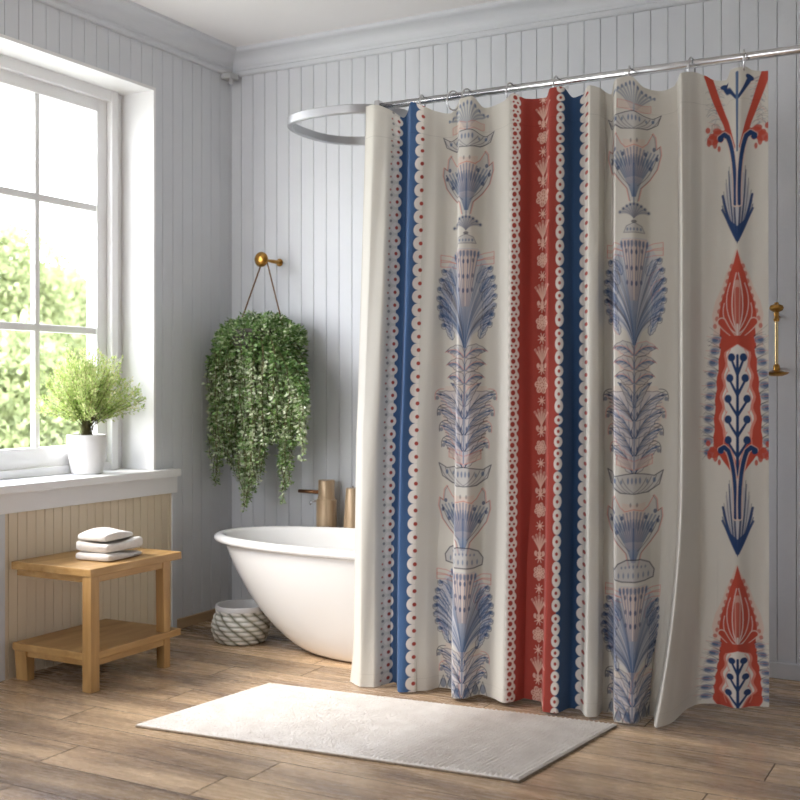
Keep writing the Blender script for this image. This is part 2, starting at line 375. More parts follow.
class Pen:
    def __init__(s, px, hscale=1.0, rowpx=None):
        s.sc = pxs(px); s.m = mpp(px); s.h = s.m*hscale
        s.mz = mpp(rowpx) if rowpx else s.m
    def P(s, dx, row): return s.sc+dx*s.h, CH-(row-HOR)*s.mz
    def ell(s, dx, row, rx, ry, col, al=1, half=None):
        c = s.P(dx, row); rx = max(rx*s.h, 1e-4); ry = max(ry*s.mz, 1e-4); w = win_(c[0]-rx-.003, c[0]+rx+.003, c[1]-ry-.003, c[1]+ry+.003)
        if w is None: return
        q = np.sqrt(((w[4]-c[0])/rx)**2+((w[5]-c[1])/ry)**2); d = (q-1)*min(rx, ry)
        comp(w, .5-d/(2*AA), col, al)
    def line(s, pts, w0, w1, col, al=1):
        p = [s.P(*q) for q in pts]; n = len(p); w0 *= s.m; w1 *= s.m; r = max(w0, w1)+.003
        w = win_(min(q[0] for q in p)-r, max(q[0] for q in p)+r, min(q[1] for q in p)-r, max(q[1] for q in p)+r)
        if w is None: return
        S, Z = w[4], w[5]; best = np.full(S.shape, 9.)
        for i in range(n-1):
            ax, az = p[i]; bx, bz = p[i+1]; ux, uz = bx-ax, bz-az; l2 = ux*ux+uz*uz+1e-12
            t = np.clip(((S-ax)*ux+(Z-az)*uz)/l2, 0, 1); d = np.hypot(S-ax-t*ux, Z-az-t*uz)-(w0+(w1-w0)*(i+t)/(n-1))/2
            best = np.minimum(best, d)
        comp(w, .5-best/(2*AA), col, al)
    def poly(s, pts, col, al=1):
        p = [s.P(*q) for q in pts]; w = win_(min(q[0] for q in p), max(q[0] for q in p), min(q[1] for q in p), max(q[1] for q in p))
        if w is None: return
        S, Z = w[4], w[5]; ins = np.zeros(S.shape, bool); best = np.full(S.shape, 9.)
        for i in range(len(p)):
            ax, az = p[i-1]; bx, bz = p[i]; ux, uz = bx-ax, bz-az; l2 = ux*ux+uz*uz+1e-12
            t = np.clip(((S-ax)*ux+(Z-az)*uz)/l2, 0, 1); best = np.minimum(best, np.hypot(S-ax-t*ux, Z-az-t*uz))
            if abs(uz) > 1e-9: ins ^= ((az > Z) != (bz > Z)) & (S < ux*(Z-az)/uz+ax)
        comp(w, .5-np.where(ins, -best, best)/(2*AA), col, al)
    def both(s, fn, *a):
        for g in (-1, 1): fn(g, *a)
def bez(a, b, c, n=9):
    return [((1-t)**2*a[0]+2*t*(1-t)*b[0]+t*t*c[0], (1-t)**2*a[1]+2*t*(1-t)*b[1]+t*t*c[1]) for t in [i/(n-1) for i in range(n)]]
NAVY = srgb(40, 64, 106); BLUE = srgb(62, 90, 128); RED = srgb(160, 68, 58); LBLUE = srgb(80, 104, 138); INK = srgb(48, 48, 66)
PINK = srgb(206, 138, 124); PALE = srgb(212, 190, 176); GREY = srgb(176, 174, 176); OFFW = srgb(224, 217, 209); BRED = srgb(182, 76, 60)

def leaf(p, x0, r0, x1, r1, w, bend=.35, fill=GREY, al=.5, veins=3):
    """curved pointed leaf from base (x0,r0) to tip (x1,r1)"""
    dx, dr = x1-x0, r1-r0; L_ = math.hypot(dx, dr); nx, nr = -dr/L_, dx/L_; sg_ = 1 if x1 > 0 else -1
    mid = (x0+dx*.5+nx*bend*L_*sg_*-1*.6, r0+dr*.5+nr*bend*L_*sg_*-1*.6)
    c = bez((x0, r0), mid, (x1, r1), 11); lt, rt_ = [], []
    for i, (a, b_) in enumerate(c):
        q = i/10; ww = w*.5*math.sin(math.pi*min(1, q**.75+.02))**.8*(1+.12*math.sin(i*2.4))
        t0 = c[max(0, i-1)]; t1 = c[min(10, i+1)]; l = math.hypot(t1[0]-t0[0], t1[1]-t0[1])+1e-6; ux, ur = -(t1[1]-t0[1])/l, (t1[0]-t0[0])/l
        lt.append((a+ux*ww, b_+ur*ww)); rt_.append((a-ux*ww, b_-ur*ww))
    p.poly(lt+rt_[::-1], fill, al); p.line(lt, .8, .8, INK, .6); p.line(rt_, .8, .8, INK if random.random() < .7 else PINK, .6)
    p.line(c, .7, .9, BLUE, .7)
    for k in range(veins):
        q = .25+k*.2; i = int(q*10); a, b_ = c[i]; e = lt[min(10, i+3)]; e2 = rt_[min(10, i+3)]
        p.line([(a, b_), (a+(e[0]-a)*.75, b_+(e[1]-b_)*.75)], 1.1, .6, LBLUE, .6); p.line([(a, b_), (a+(e2[0]-a)*.75, b_+(e2[1]-b_)*.75)], 1.1, .6, LBLUE, .6)
    p.ell(c[9][0], c[9][1], 1.5, 1.5, NAVY, .6)
def boat(p, r):
    out = [(-29, r), (-20, r+5), (-9, r+3), (0, r+2), (9, r+3), (20, r+5), (29, r), (25, r+13), (14, r+20), (0, r+21), (-14, r+20), (-25, r+13)]
    p.poly(out, GREY, .45); p.line(out+[out[0]], 1.1, 1.1, INK, .75)
    for g in (-1, 1):
        for k in range(4):
            p.line(bez((g*4*k, r+20), (g*(8+5*k), r+16), (g*(12+5*k), r+7-k)), .7, 1.1, INK, .5)
        p.ell(g*20, r+9, 1.6, 2.4, BLUE, .7); p.ell(g*13, r+10, 1.2, 2, BLUE, .6)
    for k in (-6, -2, 2, 6): p.ell(k, r+9, 1.1, 3, LBLUE, .7)
def tulip(p, r):
    out = [(-22, r), (-20, r+9), (-14, r+13)]
    side = [(5, r+64), (8, r+52), (17, r+43), (25, r+33), (29, r+20), (28, r+12), (24, r+15), (23, r+4), (20, r), (14, r+10), (9, r+14), (0, r+12)]
    pg = side+[(-a, b) for a, b in side[::-1]]
    p.poly(pg, GREY, .35); p.poly([(8, r+48), (12, r+6), (0, r+8), (-12, r+6), (-8, r+48)], PALE, .6)
    for k in range(-7, 8):
        a = k/7; c = bez((a*2, r+60), (a*6, r+44), (a*25, r+14+6*abs(a)))
        p.line(c, .8, 1.9, LBLUE, .55)
        p.line(c[4:8], 1.6, 2.4, BLUE, .35)
    for k in range(-4, 5): p.ell(k*4.6, r+27+abs(k)*.5, 1.6, 4.2, BLUE, .42)
    p.line([(0, r+30), (0, r+66)], 2.2, 1.4, BLUE, .6)
    for g in (-1, 1):
        p.line([(g*a, b) for a, b in side], 1, 1, PINK, .8); p.line([(g*(a-1.2), b+.6) for a, b in side[:9]], .8, .8, INK, .55)
        for (a, b) in ((21, 15), (24, 24), (17, 33), (12, 20)): p.ell(g*a, r+b, 1.7, 2.1, NAVY, .75)
        p.line(bez((g*4, r+50), (g*18, r+40), (g*25, r+20)), .7, 1, INK, .6)
        p.ell(g*3.3, r+8, 1.1, 2, INK, .5)
def shell(p, r):
    for k in range(-4, 5):
        a = k/4; c = bez((0, r+15), (a*6, r+8), (a*15, r+2+7*abs(a)**2)); p.line(c, .8, 4.2, INK, .35); p.line(c, .6, 3, GREY, .6)
        p.line(c, .5, 1, NAVY, .5); p.ell(c[-1][0], c[-1][1], 1.2, 1.2, NAVY, .7)
    d = [(-11, r+28), (-8, r+22), (0, r+19), (8, r+22), (11, r+28)]
    p.poly(d, GREY, .5); p.line(d+[d[0]], .9, .9, INK, .5); p.ell(0, r+18, 3, 1.6, INK, .7)
    for k in (-7, -3.5, 0, 3.5, 7): p.ell(k, r+25, 1.1, 1.5, BLUE, .6)
def acanthus(p, r, h=97):
    s = h/97
    R = lambda q: r+q*s
    sil = [(13, R(2)), (22, R(16)), (28, R(24)), (31, R(36)), (30, R(52)), (31, R(66)), (26, R(78)), (16, R(82)), (8, R(88)), (3, R(101))]
    p.poly([(-a, b) for a, b in sil]+sil[::-1], srgb(178, 180, 194), .5)
    p.poly([(-13, R(3)), (13, R(3)), (5, R(60)), (-5, R(60))], PALE, .7)
    for g in (-1, 1):
        for q in (0, 5):
            p.line([(g*12, R(9+q)), (g*20, R(6+q)), (g*30, R(5+q)), (g*30, R(12+q)), (g*20, R(12+q)), (g*12, R(14+q))], .8, .8, PINK, .8)
        for k in range(7):       # lobes along the outer edge
            t = k/6; r1 = R(22+55*t); x1 = 24+7*math.sin(t*2.6+.3)
            leaf(p, g*(x1-13+3*t), r1+14, g*x1, r1-2, 7.5, .3, srgb(150, 158, 182), .42, 2)
            p.ell(g*(x1+.5), r1-1, 2.1, 2.4, BLUE, .7); p.line(bez((g*(x1-2), r1+3), (g*(x1+3.5), r1+4), (g*(x1+3), r1-2)), .8, .8, INK, .6)
        for k in range(30):
            t = k/29; x1 = 10+20.5*math.sin(t*1.9+.25); r1 = R(14+58*t)
            c = bez((g*1.0, R(100)), (g*(2+6*t), R(58+18*t)), (g*x1, r1+random.uniform(-2, 2)))
            p.line(c, .8, random.choice((.8, 1.2, 2.0, 2.6)), random.choice((LBLUE, BLUE, INK, srgb(200, 200, 206), LBLUE)), .45)
        for k in range(4): p.line(bez((g*.5, R(96)), (g*(1+k), R(50)), (g*(3+3.6*k), R(5))), .6, 1.3, LBLUE, .6)
        for k, q in enumerate((3, 3, 4, 5)): p.ell(g*(1.8+3.8*k), R(6+q*.4), 1.4, 3.2, BLUE, .65)
        for q in (15, 30, 44): p.ell(g*2.4, R(q), 1.3, 2.4, NAVY, .75); p.ell(g*(8.5-q*.03), R(q-1), 1.3, 2.2, NAVY, .6)
    p.line([(0, R(60)), (0, R(104))], 1.4, 3.0, LBLUE, .55)
def curls(p, r, n=3, dr=13, w=23):
    p.poly([(-w*.8, r+4), (w*.8, r+4), (w*.6, r+n*dr+4), (-w*.6, r+n*dr+4)], PALE, .45)
    for k in range(n):
        for g in (-1, 1):
            leaf(p, g*1, r+13+k*dr, g*(w-1.5*k), r+6+k*dr, 13, .55); p.line(bez((g*1, r+12+k*dr), (g*w*.5, r-1+k*dr), (g*(w-1.5*k+1), r+7+k*dr)), .8, .8, PINK, .7)
            p.line(bez((g*2, r+13+k*dr), (g*w*.4, r+4+k*dr), (g*(w-6), r+7+k*dr)), 1.2, 3.2, BLUE, .45)
    p.line([(0, r), (0, r+n*dr+8)], 2, 1.6, LBLUE, .6)
def bigleaves(p, r, n=4, dr=16, w=33):
    p.poly([(-w*.7, r), (w*.7, r), (w*.9, r+18), (w*.6, r+n*dr), (0, r+n*dr+14), (-w*.6, r+n*dr), (-w*.9, r+18)], PALE, .42)
    for k in range(n)[::-1]:
        for g in (-1, 1):
            x1 = w-2.6*k
            leaf(p, g*1.5, r+32+k*dr, g*x1, r+8+k*dr, 19-k*.8, .55, srgb(196, 192, 196), .6, 4)
            for q in range(5): p.line(bez((g*1.5, r+32+k*dr), (g*x1*.35, r+(10+q*3)+k*dr), (g*(x1-2-q*1.2), r+(5+q*3.4)+k*dr)), .9, random.choice((.9, 1.8)), random.choice((LBLUE, INK, BLUE)), .55)
            p.ell(g*(x1-1), r+12+k*dr, 2, 2, NAVY, .6)
            p.line(bez((g*(x1-8), r+3+k*dr), (g*(x1+3), r+2+k*dr), (g*(x1+1), r+14+k*dr)), .9, .9, random.choice((PINK, INK)), .75)
    for g in (-1, 1): leaf(p, g*1, r+20, g*17, r-3, 9, .4)
    p.line([(0, r), (0, r+n*dr+12)], 2.6, 1.6, LBLUE, .6)
    for q in range(n):
        for g in (-1, 1): p.ell(g*3, r+10+q*dr, 1.1, 2, NAVY, .7)
def ribbons(p, r):
    for g in (-1, 1):
        p.poly([(g*1, r+6), (g*17, r), (g*18, r+8), (g*1, r+13)], PALE, .6); p.line([(g*1, r+5), (g*18, r-1), (g*18, r+8), (g*1, r+13)], .9, .9, PINK, .7)
def dome(p, r):
    d = [(-20, r+18), (-21, r+11), (-16, r+4), (-7, r), (7, r), (16, r+4), (21, r+11), (20, r+18), (12, r+20), (-12, r+20)]
    p.poly(d, GREY, .55); p.line(d+[d[0]], 1.3, 1.3, INK, .75)
    for k in range(-3, 4):
        p.ell(k*5, r+14+.2*abs(k), 1, 2.6, LBLUE, .6); p.ell(k*4, r+6+.4*abs(k), 1, 1.3, BLUE, .55)
def motifA(px, hs):
    p = Pen(px, hs, 465)
    for k in range(-5, 6): p.line(bez((k*.5, 130), (k*2, 112), (k*4.4, 98+abs(k)*1.3)), .8, 2.4, LBLUE, .5); p.ell(k*4.4, 100+abs(k)*1.2, 1.2, 2, BLUE, .6)
    ribbons(p, 117); boat(p, 128); tulip(p, 152); shell(p, 217); acanthus(p, 248); curls(p, 345); bigleaves(p, 386); ribbons(p, 450)
    boat(p, 464); tulip(p, 487); dome(p, 545); acanthus(p, 567, 84); bigleaves(p, 648, 2, 16, 28); 
    for k in (-22, -14, -5, 5, 14, 22): p.ell(k, 690, 3.4, 5, BLUE, .6); p.line([(k-5, 696), (k, 682), (k+5, 696)], .9, .9, INK, .6)

def petalcluster(p, g, x, r):
    for a, b, rx, ry in ((-2, 5, 7, 6), (4, 9, 6, 5), (0, 0, 4.2, 3), (5, 5, 3, 3), (-4, 7, 3, 5), (2, 13, 2.4, 4.6), (8, 12, 2.2, 3.4), (-8, 2, 2.4, 2.4), (9, -1, 2.4, 3), (-2, 18, 1.6, 3)):
        p.ell(g*(x+a), r+b, rx, ry, BRED, .88)
def arms(p, r):      # blue arms joining into a pointed spray, tip at r+108
    p.poly([(-13, r+66), (-7, r+40), (0, r+30), (7, r+40), (13, r+66), (9, r+88), (0, r+106), (-9, r+88)], srgb(170, 172, 184), .6)
    for g in (-1, 1):
        for k, (a, b) in enumerate(((14, 60), (11.5, 48), (8.5, 36), (5.5, 30), (15, 70), (3.5, 40))):
            p.line(bez((g*.5, r+106), (g*(a*.7), r+88), (g*a, r+b)), 2.6, 1.0, GREY if k in (1, 3) else NAVY, .8); p.line(bez((g*.5, r+106), (g*(a*.75), r+86), (g*(a-.6), r+b-4)), .8, .8, INK, .55)
        p.line(bez((g*.5, r+104), (g*9, r+88), (g*14.5, r+60)), 3.6, 2.4, NAVY, .9)
        p.line(bez((g*.5, r+104), (g*7, r+90), (g*15, r+74)), 3.4, 2.2, NAVY, .9)
        c = [(g*17, r+1), (g*13, r-1.5), (g*9, r+2)]+bez((g*9, r+2), (g*1, r+22), (g*2, r+70), 9)
        p.line(c, 6.2, 6.2, PALE, .8); p.line(c, 4.8, 3.2, NAVY, 1); p.ell(g*16.5, r+2.5, 3, 3, NAVY, 1)
    p.poly([(-9, r+84), (0, r+110), (9, r+84), (0, r+92)], NAVY, .95)
def flame(p, r, R2):   # r tip, R2 body end
    H_ = lambda q: r+q
    pts = [(0, 0), (3.6, 14), (7.5, 24), (11, 38), (16, 52), (18.5, 66), (17, 78), (18, 92), (18, 80+20)]
    pg = [(a, r+b) for a, b in pts]
    p.poly([(a*1.28+1.5, b) for a, b in pg[1:]]+[(-a*1.28-1.5, b) for a, b in pg[::-1]], PALE, .9)
    for g in (-1, 1):
        for k in range(9): p.ell(g*(5.5+k*2.1), r+17+k*7.5, 2, 2.6, BRED, .7)
    p.poly(pg+[(-a, b) for a, b in pg[::-1]], BRED, 1)
    for g in (-1, 1):
        p.line(bez((0, r+84), (g*10, r+60), (g*1, r+24)), 1.1, .9, OFFW, .8)
        p.line(bez((0, r+84), (g*17, r+60), (g*7, r+34)), 1.0, .8, OFFW, .7)
        p.line(bez((0, r+86), (g*18, r+74), (g*13, r+54)), 1.0, .8, OFFW, .7)
        c = bez((g*1, r+90), (g*9, r+83), (g*15.5, r+73)); p.line(c, 2.6, 9.5, PALE, .95); p.line(c, 1.6, 7.4, BRED, 1)
        p.line([(g*0, r+92), (g*9, r+94), (g*18, r+88)], 1.6, 1.4, OFFW, .85)
    p.line(bez((0, r+90), (0, r+60), (0, r+34)), 4.4, 6.2, PALE, .55); p.line([(0, r+86), (0, r+40)], 2.4, 4, BRED, .85)
    p.line([(0, r+98), (0, r+76)], 2, 2, OFFW, .8)
def body(p, r, n):      # red lozenge with blue budding stem, r = start row
    L_ = n*21+40; side = []
    for i in range(25):
        t = i/24; w = 15.5+8*math.sin(min(1, t*1.3)*math.pi/2)+.7*math.sin(i*1.9)
        if t > .78: w *= max(.12, 1-(t-.78)/.22*.9)
        side.append((w, r+L_*t))
    for g in (-1, 1):
        for k in range(n*2+1):
            rr = r+2+k*11.5; bx = 18+8*math.sin(min(1, k/(2*n))*1.7)
            if rr > r+L_*.93: break
            for q in range(7):
                a = random.uniform(-1, .9); ln = random.uniform(6, 15); p.line(bez((g*(bx-5), rr), (g*(bx+2), rr-3+a*2), (g*(bx+ln*.75), rr+a*ln)), .7, .5, INK, .42)
            p.ell(g*(bx+3), rr+2, 6.0, 4.4, GREY, .6); p.ell(g*(bx+3), rr+2, 4.6, 3.6, LBLUE, .6); p.ell(g*(bx+4), rr+2, 2.8, 2, BLUE, .7); p.line([(g*(bx-2), rr+2), (g*(bx+12), rr+random.uniform(-3, 3))], .9, .7, PINK, .5)
    p.poly(side+[(-a, b) for a, b in side[::-1]], BRED, 1)
    core = []
    for i in range(33):
        t = i/32; w = (8.8+5.4*math.sin(min(1, t*1.5)*math.pi/2))*(1+.11*math.sin(t*math.pi*2*(n+.6)-1.2))
        if t < .05: w *= t/.05
        if t > .7: w *= max(.02, 1-(t-.7)/.3)
        core.append((w, r+9+(L_-24)*t))
    p.poly([(a*1.12+1, b) for a, b in core]+[(-a*1.12-1, b) for a, b in core[::-1]], srgb(214, 140, 124), .9)
    p.poly(core+[(-a, b) for a, b in core[::-1]], OFFW, 1)
    for k in range(n):
        rr = r+22+k*21; x = 5.8+3.4*min(1, k/2.)
        for g in (-1, 1):
            c = bez((0, rr+17), (g*x*.5, rr+10), (g*x, rr+2))
            p.line(c, 3, 2.2, NAVY, 1); p.ell(g*x, rr, 3.6, 4.2, NAVY, 1)
            p.line(bez((g*(x+2), rr+14), (g*(x+7.5), rr+2), (g*(x+1), rr-8)), 1, 1, srgb(214, 140, 124), .8)
    p.line([(0, r+20), (0, r+L_*.8), (0, r+L_*.97)], 2.6, 3.4, NAVY, 1)
def motifB(px):
    p = Pen(px, 1.0, px)
    # top: end of a lozenge, V bands, flourishes
    for r0 in (12,):
        for g in (-1, 1):
            for q in range(60):
                rr = random.uniform(66, 135); x0 = random.uniform(12, 20); p.line(bez((g*x0, rr), (g*(x0+6), rr-6), (g*(x0+random.uniform(5, 13)), rr+random.uniform(-8, 8))), .7, .6, random.choice((INK, PINK, LBLUE)), .36)
            p.line(bez((g*28, 58), (g*17, 100), (g*4, 146)), 9.5, 4.5, BRED, 1)
            p.line(bez((g*13, 66), (g*9, 80), (g*1, 92)), 4.4, 3, NAVY, 1); p.ell(g*12.5, 67, 4, 3.6, NAVY, 1)
            petalcluster(p, g, 20, 127)
        p.line([(0, 62), (0, 150)], 3, 1.6, LBLUE, 1)
    arms(p, 133); flame(p, 248, 0); body(p, 335, 5)
    for g in (-1, 1): petalcluster(p, g, 20, 446)
    arms(p, 450); flame(p, 568, 0); body(p, 652, 3)
# bands ---------------------------------------------------------------
def band(a, b, col):
    i0, i1 = np.searchsorted(sg, (pxs(a), pxs(b))); IMG[:, i0:i1] = col
band(392.5, 415.5, BLUE); band(514, 559.5, RED); band(559.5, 584, srgb(50, 78, 114))
def rows(px, d, r0=60, r1=760, jit=0):
    r = r0
    while r < r1: yield r; r += d*(1+random.uniform(-jit, jit))
p = Pen(391)
for r in rows(391, 12.9):
    p.ell(0, r, 5.2, 5.3, OFFW); p.ell(.6, r, 1.7, 1.8, RED); p.ell(-5.8, r+6.4, 1.4, 1.5, INK, .6); p.ell(-7, r+1, 1, 1.1, RED, .8)
p = Pen(416)
for r in rows(416, 13.2):
    p.ell(0, r, 6.6, 6.5, OFFW); p.ell(1.5, r, 1.8, 1.9, RED)
i0 = np.searchsorted(sg, pxs(418.5)); i1 = np.searchsorted(sg, pxs(424)); IMG[:, i0:i1] = CREAM
for r in rows(416, 13.2): p.ell(2.2, r, 1.8, 1.9, RED)
p = Pen(514)
for r in rows(514, 10.4):
    p.ell(-1.5, r, 5.0, 5.2, OFFW); p.ell(2, r+4, 3.2, 4.4, OFFW)
for r in rows(514, 10.4):
    p.ell(-.8, r, 2.3, 2.5, RED); p.ell(-2.6, r+5.2, 1.1, 1.2, RED); p.ell(1.9, r+5.2, 1.2, 1.2, RED)
p = Pen(541)
FL = srgb(224, 190, 172)
r = 70; k = 0
while r < 720:
    big = k % 2 == 0; R_ = (7.2 if big else 4.6)*random.uniform(.9, 1.1)
    if k % 4 == 2:
        for q in range(-2, 3): p.line(bez((0, r+9), (q*2, r), (q*3.6, r-8+abs(q)*2)), 1.2, 2.6, FL, .75); p.ell(q*3.4, r-7+abs(q)*2, 1.6, 2, RED, .5)
        for q in (-4, 0, 4): p.ell(q, r+12, 1.7, 2.6, FL, .8)
    else:
        np_ = 6 if big else 8
        for q in range(np_):
            a = q*2*math.pi/np_+k; cx_, cy_ = math.cos(a)*R_*.62, math.sin(a)*R_*.75
            if big:
                p.ell(cx_, r+cy_, R_*.36, R_*.42, FL, .85); p.ell(cx_*1.06, r+cy_*1.06, R_*.2, R_*.26, RED, .6)
            p.line([(0, r), (cx_*1.5, r+cy_*1.5)], 1.2, .8, FL, .85)
        p.ell(0, r, 1.8, 1.8, FL, .9)
    r += 16 if big else 15.5; k += 1
p = Pen(559.5)
r = 70
while r < 730:
    h = random.choice((5.4, 6.8, 4.4, 6.2)); p.ell(0, r, 4.3, h, OFFW); p.ell(0, r, 1.5, 1.8, RED); rn = random.choice((5.4, 6.2)); r += h+rn+.5
p = Pen(585)
for r in rows(585, 12.6): p.ell(0, r, 6.6, 6.3, OFFW); 
i0 = np.searchsorted(sg, pxs(586)); i1 = np.searchsorted(sg, pxs(594)); IMG[:, i0:i1] = CREAM
for r in rows(585, 12.6): p.ell(1.2, r, 1.9, 2, RED)
motifA(465, 1.0); motifA(635, .93*1.04); motifB(737)

# ------------------------------------------------------------------ curtain mesh
def smooth_interp(x, xp, fp):
    """piecewise cubic (monotone) interpolation"""
    xp = np.array(xp, float); fp = np.array(fp, float); h = np.diff(xp); dl = np.diff(fp)/h
    m = np.zeros(len(xp)); m[1:-1] = np.where(dl[:-1]*dl[1:] > 0, 2*dl[:-1]*dl[1:]/(dl[:-1]+dl[1:]+1e-12), 0)
    i = np.clip(np.searchsorted(xp, x)-1, 0, len(h)-1); t = np.clip((x-xp[i])/h[i], 0, 1)
    return ((1+2*t)*(1-t)**2*fp[i]+t*(1-t)**2*h[i]*m[i]+t*t*(3-2*t)*fp[i+1]+t*t*(t-1)*h[i]*m[i+1])
fold = [(357, .0), (366, .025), (378, .02), (390, -.01), (399.5, -.03), (404, .03), (415, .02), (430, .0), (444, -.03), (453.5, -.033), (457.5, .036), (468, .032), (486, -.015), (496, -.005), (508, .02), (520, .0),
        (532, -.032), (543.5, -.034), (548.5, .034), (560, .03), (574, -.02), (582, -.015), (590, .028), (599, .018), (605, -.03), (612, -.032), (616.5, .038), (634, .03), (652, -.022), (672, -.035), (679, -.03), (684, .044), (691, .028), (702, -.01), (716, -.016), (737, .004), (752, -.012), (768, -.016)]
FS = [pxs(a) for a, b in fold]; FD = [b for a, b in fold]
sag = [(357, 107), (367, 107), (385, 112), (396, 117), (405, 104), (413, 106), (430, 111), (446, 112), (456, 101), (469, 98), (482, 107), (501, 102), (511, 94), (524, 98), (545, 95), (549, 90), (561, 88), (572, 96), (582, 93), (587, 87), (603, 89), (611, 92), (614, 82), (630, 77), (646, 87), (664, 88), (676, 84), (682, 76), (695, 72), (706, 75), (714, 79), (726, 79), (731, 69), (745, 66), (753, 69), (768, 69)]
TS = [pxs(a) for a, b in sag]; TZ = [CH-(b-HOR)*mpp(a) for a, b in sag]
FD = [1.5*q for q in FD]
S, Z = np.meshgrid(sg, zg)
t = Z/2.08
ztop = smooth_interp(sg, TS, TZ)[None, :]
hem = smooth_interp(sg, [pxs(a) for a in (357, 400, 470, 520, 560, 640, 684, 690, 696, 720, 768)], [.004, .006, .014, .016, .010, .010, .010, .012, .045, .062, .062])[None, :]
Zc = np.where(Z > 1.9, 1.9+(Z-1.9)/(Z1-1.9)*(ztop-1.9), Z)
Zc = np.where(Z < .3, hem+(Z/.3)*(.3-hem), Zc)
amp = .75+.45*np.clip(1-t, 0, 1); amp = np.where(t > .93, amp*(1-.35*np.clip((t-.93)/.07, 0, 1)), amp)
amp = np.minimum(amp, 1.15)
wig = .006*np.sin(S*23+Z*2.2)*np.clip(1-t, 0, 1)+.003*np.sin(S*61-Z*4.1)
# fold crests wander slightly with height
Sf = S+.006*np.sin(Z*2.6+S*5)*np.clip(1.2-t, 0, 1)
fd = smooth_interp(Sf.ravel(), FS, FD).reshape(S.shape)
base = smooth_interp(sg, [pxs(a) for a in (357, 500, 620, 690, 768)], [-.80, -.80, -.79, -.74, -.66])[None, :]*(1-t)+(-.765)*t
base = np.where(t > 1, -.765, base)
Yc = base-fd*amp-wig
low = np.clip(1-Z/.18, 0, 1)**2
Yc = np.where(S < pxs(420), Yc-low*.008, Yc)
Yc = np.minimum(Yc, np.where(S < pxs(620), -.752, 0)+.03*np.clip((Z-.5)/.5, 0, 1))
def lin(px, tab): return np.interp(px, [a for a, b in tab], [b for a, b in tab])
SP = [(357, 10, -4), (400, 8, -4), (465, 3, -2), (541, 2, -4), (583, 1, -4), (635, -1, -2), (684, -3, 0), (705, 0, 0), (768, 0, 0)]
top = np.interp(sg, [pxs(a) for a, _, _ in SP], [b*mpp(a) for a, b, _ in SP]); bot = np.interp(sg, [pxs(a) for a, _, _ in SP], [c*mpp(a) for a, _, c in SP])
tt = np.clip((Z-.9)/1.15, 0, 1); tb = np.clip((1.0-Z)/1.0, 0, 1)
Xc = S+top[None, :]*tt+bot[None, :]*tb
swing = np.interp(sg, [pxs(a) for a in (640, 656, 668, 684, 690, 696, 716)], [0, -.02, -.07, -.085, -.065, -.035, 0])
Xc = Xc+(Yc+.77)*(S-CX)/(-.77-CY)*.85
Xc = Xc+swing[None, :]*np.clip((.75-Z)/.75, 0, 1)**1.8
Yc = Yc-np.interp(sg, [pxs(a) for a in (662, 673, 685, 691, 696, 716)], [0, .035, .035, .0, -.055, 0])[None, :]*np.clip((.9-Z)/.9, 0, 1)
Xc = Xc-.012*low*np.exp(-((S-S0)/.03)**2)
# painted-on stitching of the folded header (a woven line, 8 cm under the top)
row = int((1.985-Z0)/hz_); IMG[row:row+1] *= .82
# flip side / bottom hem line
row = int(.045/hz_); IMG[row:row+1] *= .9
V = np.stack([Xc, Yc, Zc], -1).reshape(-1, 3).astype('f')
me = bpy.data.meshes.new('shower_curtain'); me.vertices.add(len(V)); me.vertices.foreach_set('co', V.ravel())
ii = (np.arange(NZ-1)[:, None]*NS+np.arange(NS-1)[None, :]).ravel()
Q = np.stack([ii, ii+1, ii+NS+1, ii+NS], 1).astype('i'); nq = len(Q)
me.loops.add(4*nq); me.loops.foreach_set('vertex_index', Q.ravel()); me.polygons.add(nq); me.polygons.foreach_set('loop_start', np.arange(0, 4*nq, 4, dtype='i'))
me.update(calc_edges=True); me.polygons.foreach_set('use_smooth', np.ones(nq, bool))
ca = me.color_attributes.new('print', 'FLOAT_COLOR', 'POINT')
ca.data.foreach_set('color', np.concatenate([IMG.reshape(-1, 3), np.ones((NZ*NS, 1))], 1).astype('f').ravel())
m = mat('printed_cotton', (.8, .8, .75), .85, 0, .2); N, L, b = nodes(m)
an = N.new('ShaderNodeAttribute'); an.attribute_name = 'print'; L.new(an.outputs['Color'], b.inputs['Base Color'])
b.inputs['Sheen Weight'].default_value = .15
tcn = N.new('ShaderNodeTexCoord'); wv = N.new('ShaderNodeTexNoise'); wv.inputs['Scale'].default_value = 260; L.new(tcn.outputs['Object'], wv.inputs['Vector'])
bp = N.new('ShaderNodeBump'); bp.inputs['Strength'].default_value = .25; bp.inputs['Distance'].default_value = .0015; L.new(wv.outputs['Fac'], bp.inputs['Height']); L.new(bp.outputs[0], b.inputs['Normal'])
trn = N.new('ShaderNodeBsdfTranslucent'); L.new(an.outputs['Color'], trn.inputs[0]); mx = N.new('ShaderNodeMixShader'); mx.inputs[0].default_value = .12
L.new(b.outputs[0], mx.inputs[1]); L.new(trn.outputs[0], mx.inputs[2]); L.new(mx.outputs[0], N['Material Output'].inputs[0])
cur = link('shower_curtain', me, m)
tag(cur, 'long cream shower curtain printed with blue florals, red and blue bands and scalloped dots', 'shower curtain')

# ------------------------------------------------------------------ rod, hoop, rings
RY, RZ = -.752, 2.1
rod = empty('shower_rod', (0, 0, 0), 'round steel shower rod carrying the patterned curtain, with an oval hoop at its end', 'shower rod')
tube('rail', [(pxs(381, RY), RY, RZ), (4.295, RY, RZ)], .0132, M_steel, rod, 20)
lathe('wall_flange', [(0, 0), (.035, 0), (.035, .008), (.02, .014), (.02, .02), (0, .02)], M_steel, rod, 32).matrix_world = Matrix.Translation((4.3, RY, RZ)) @ Matrix.Rotation(-math.pi/2, 4, 'Y')
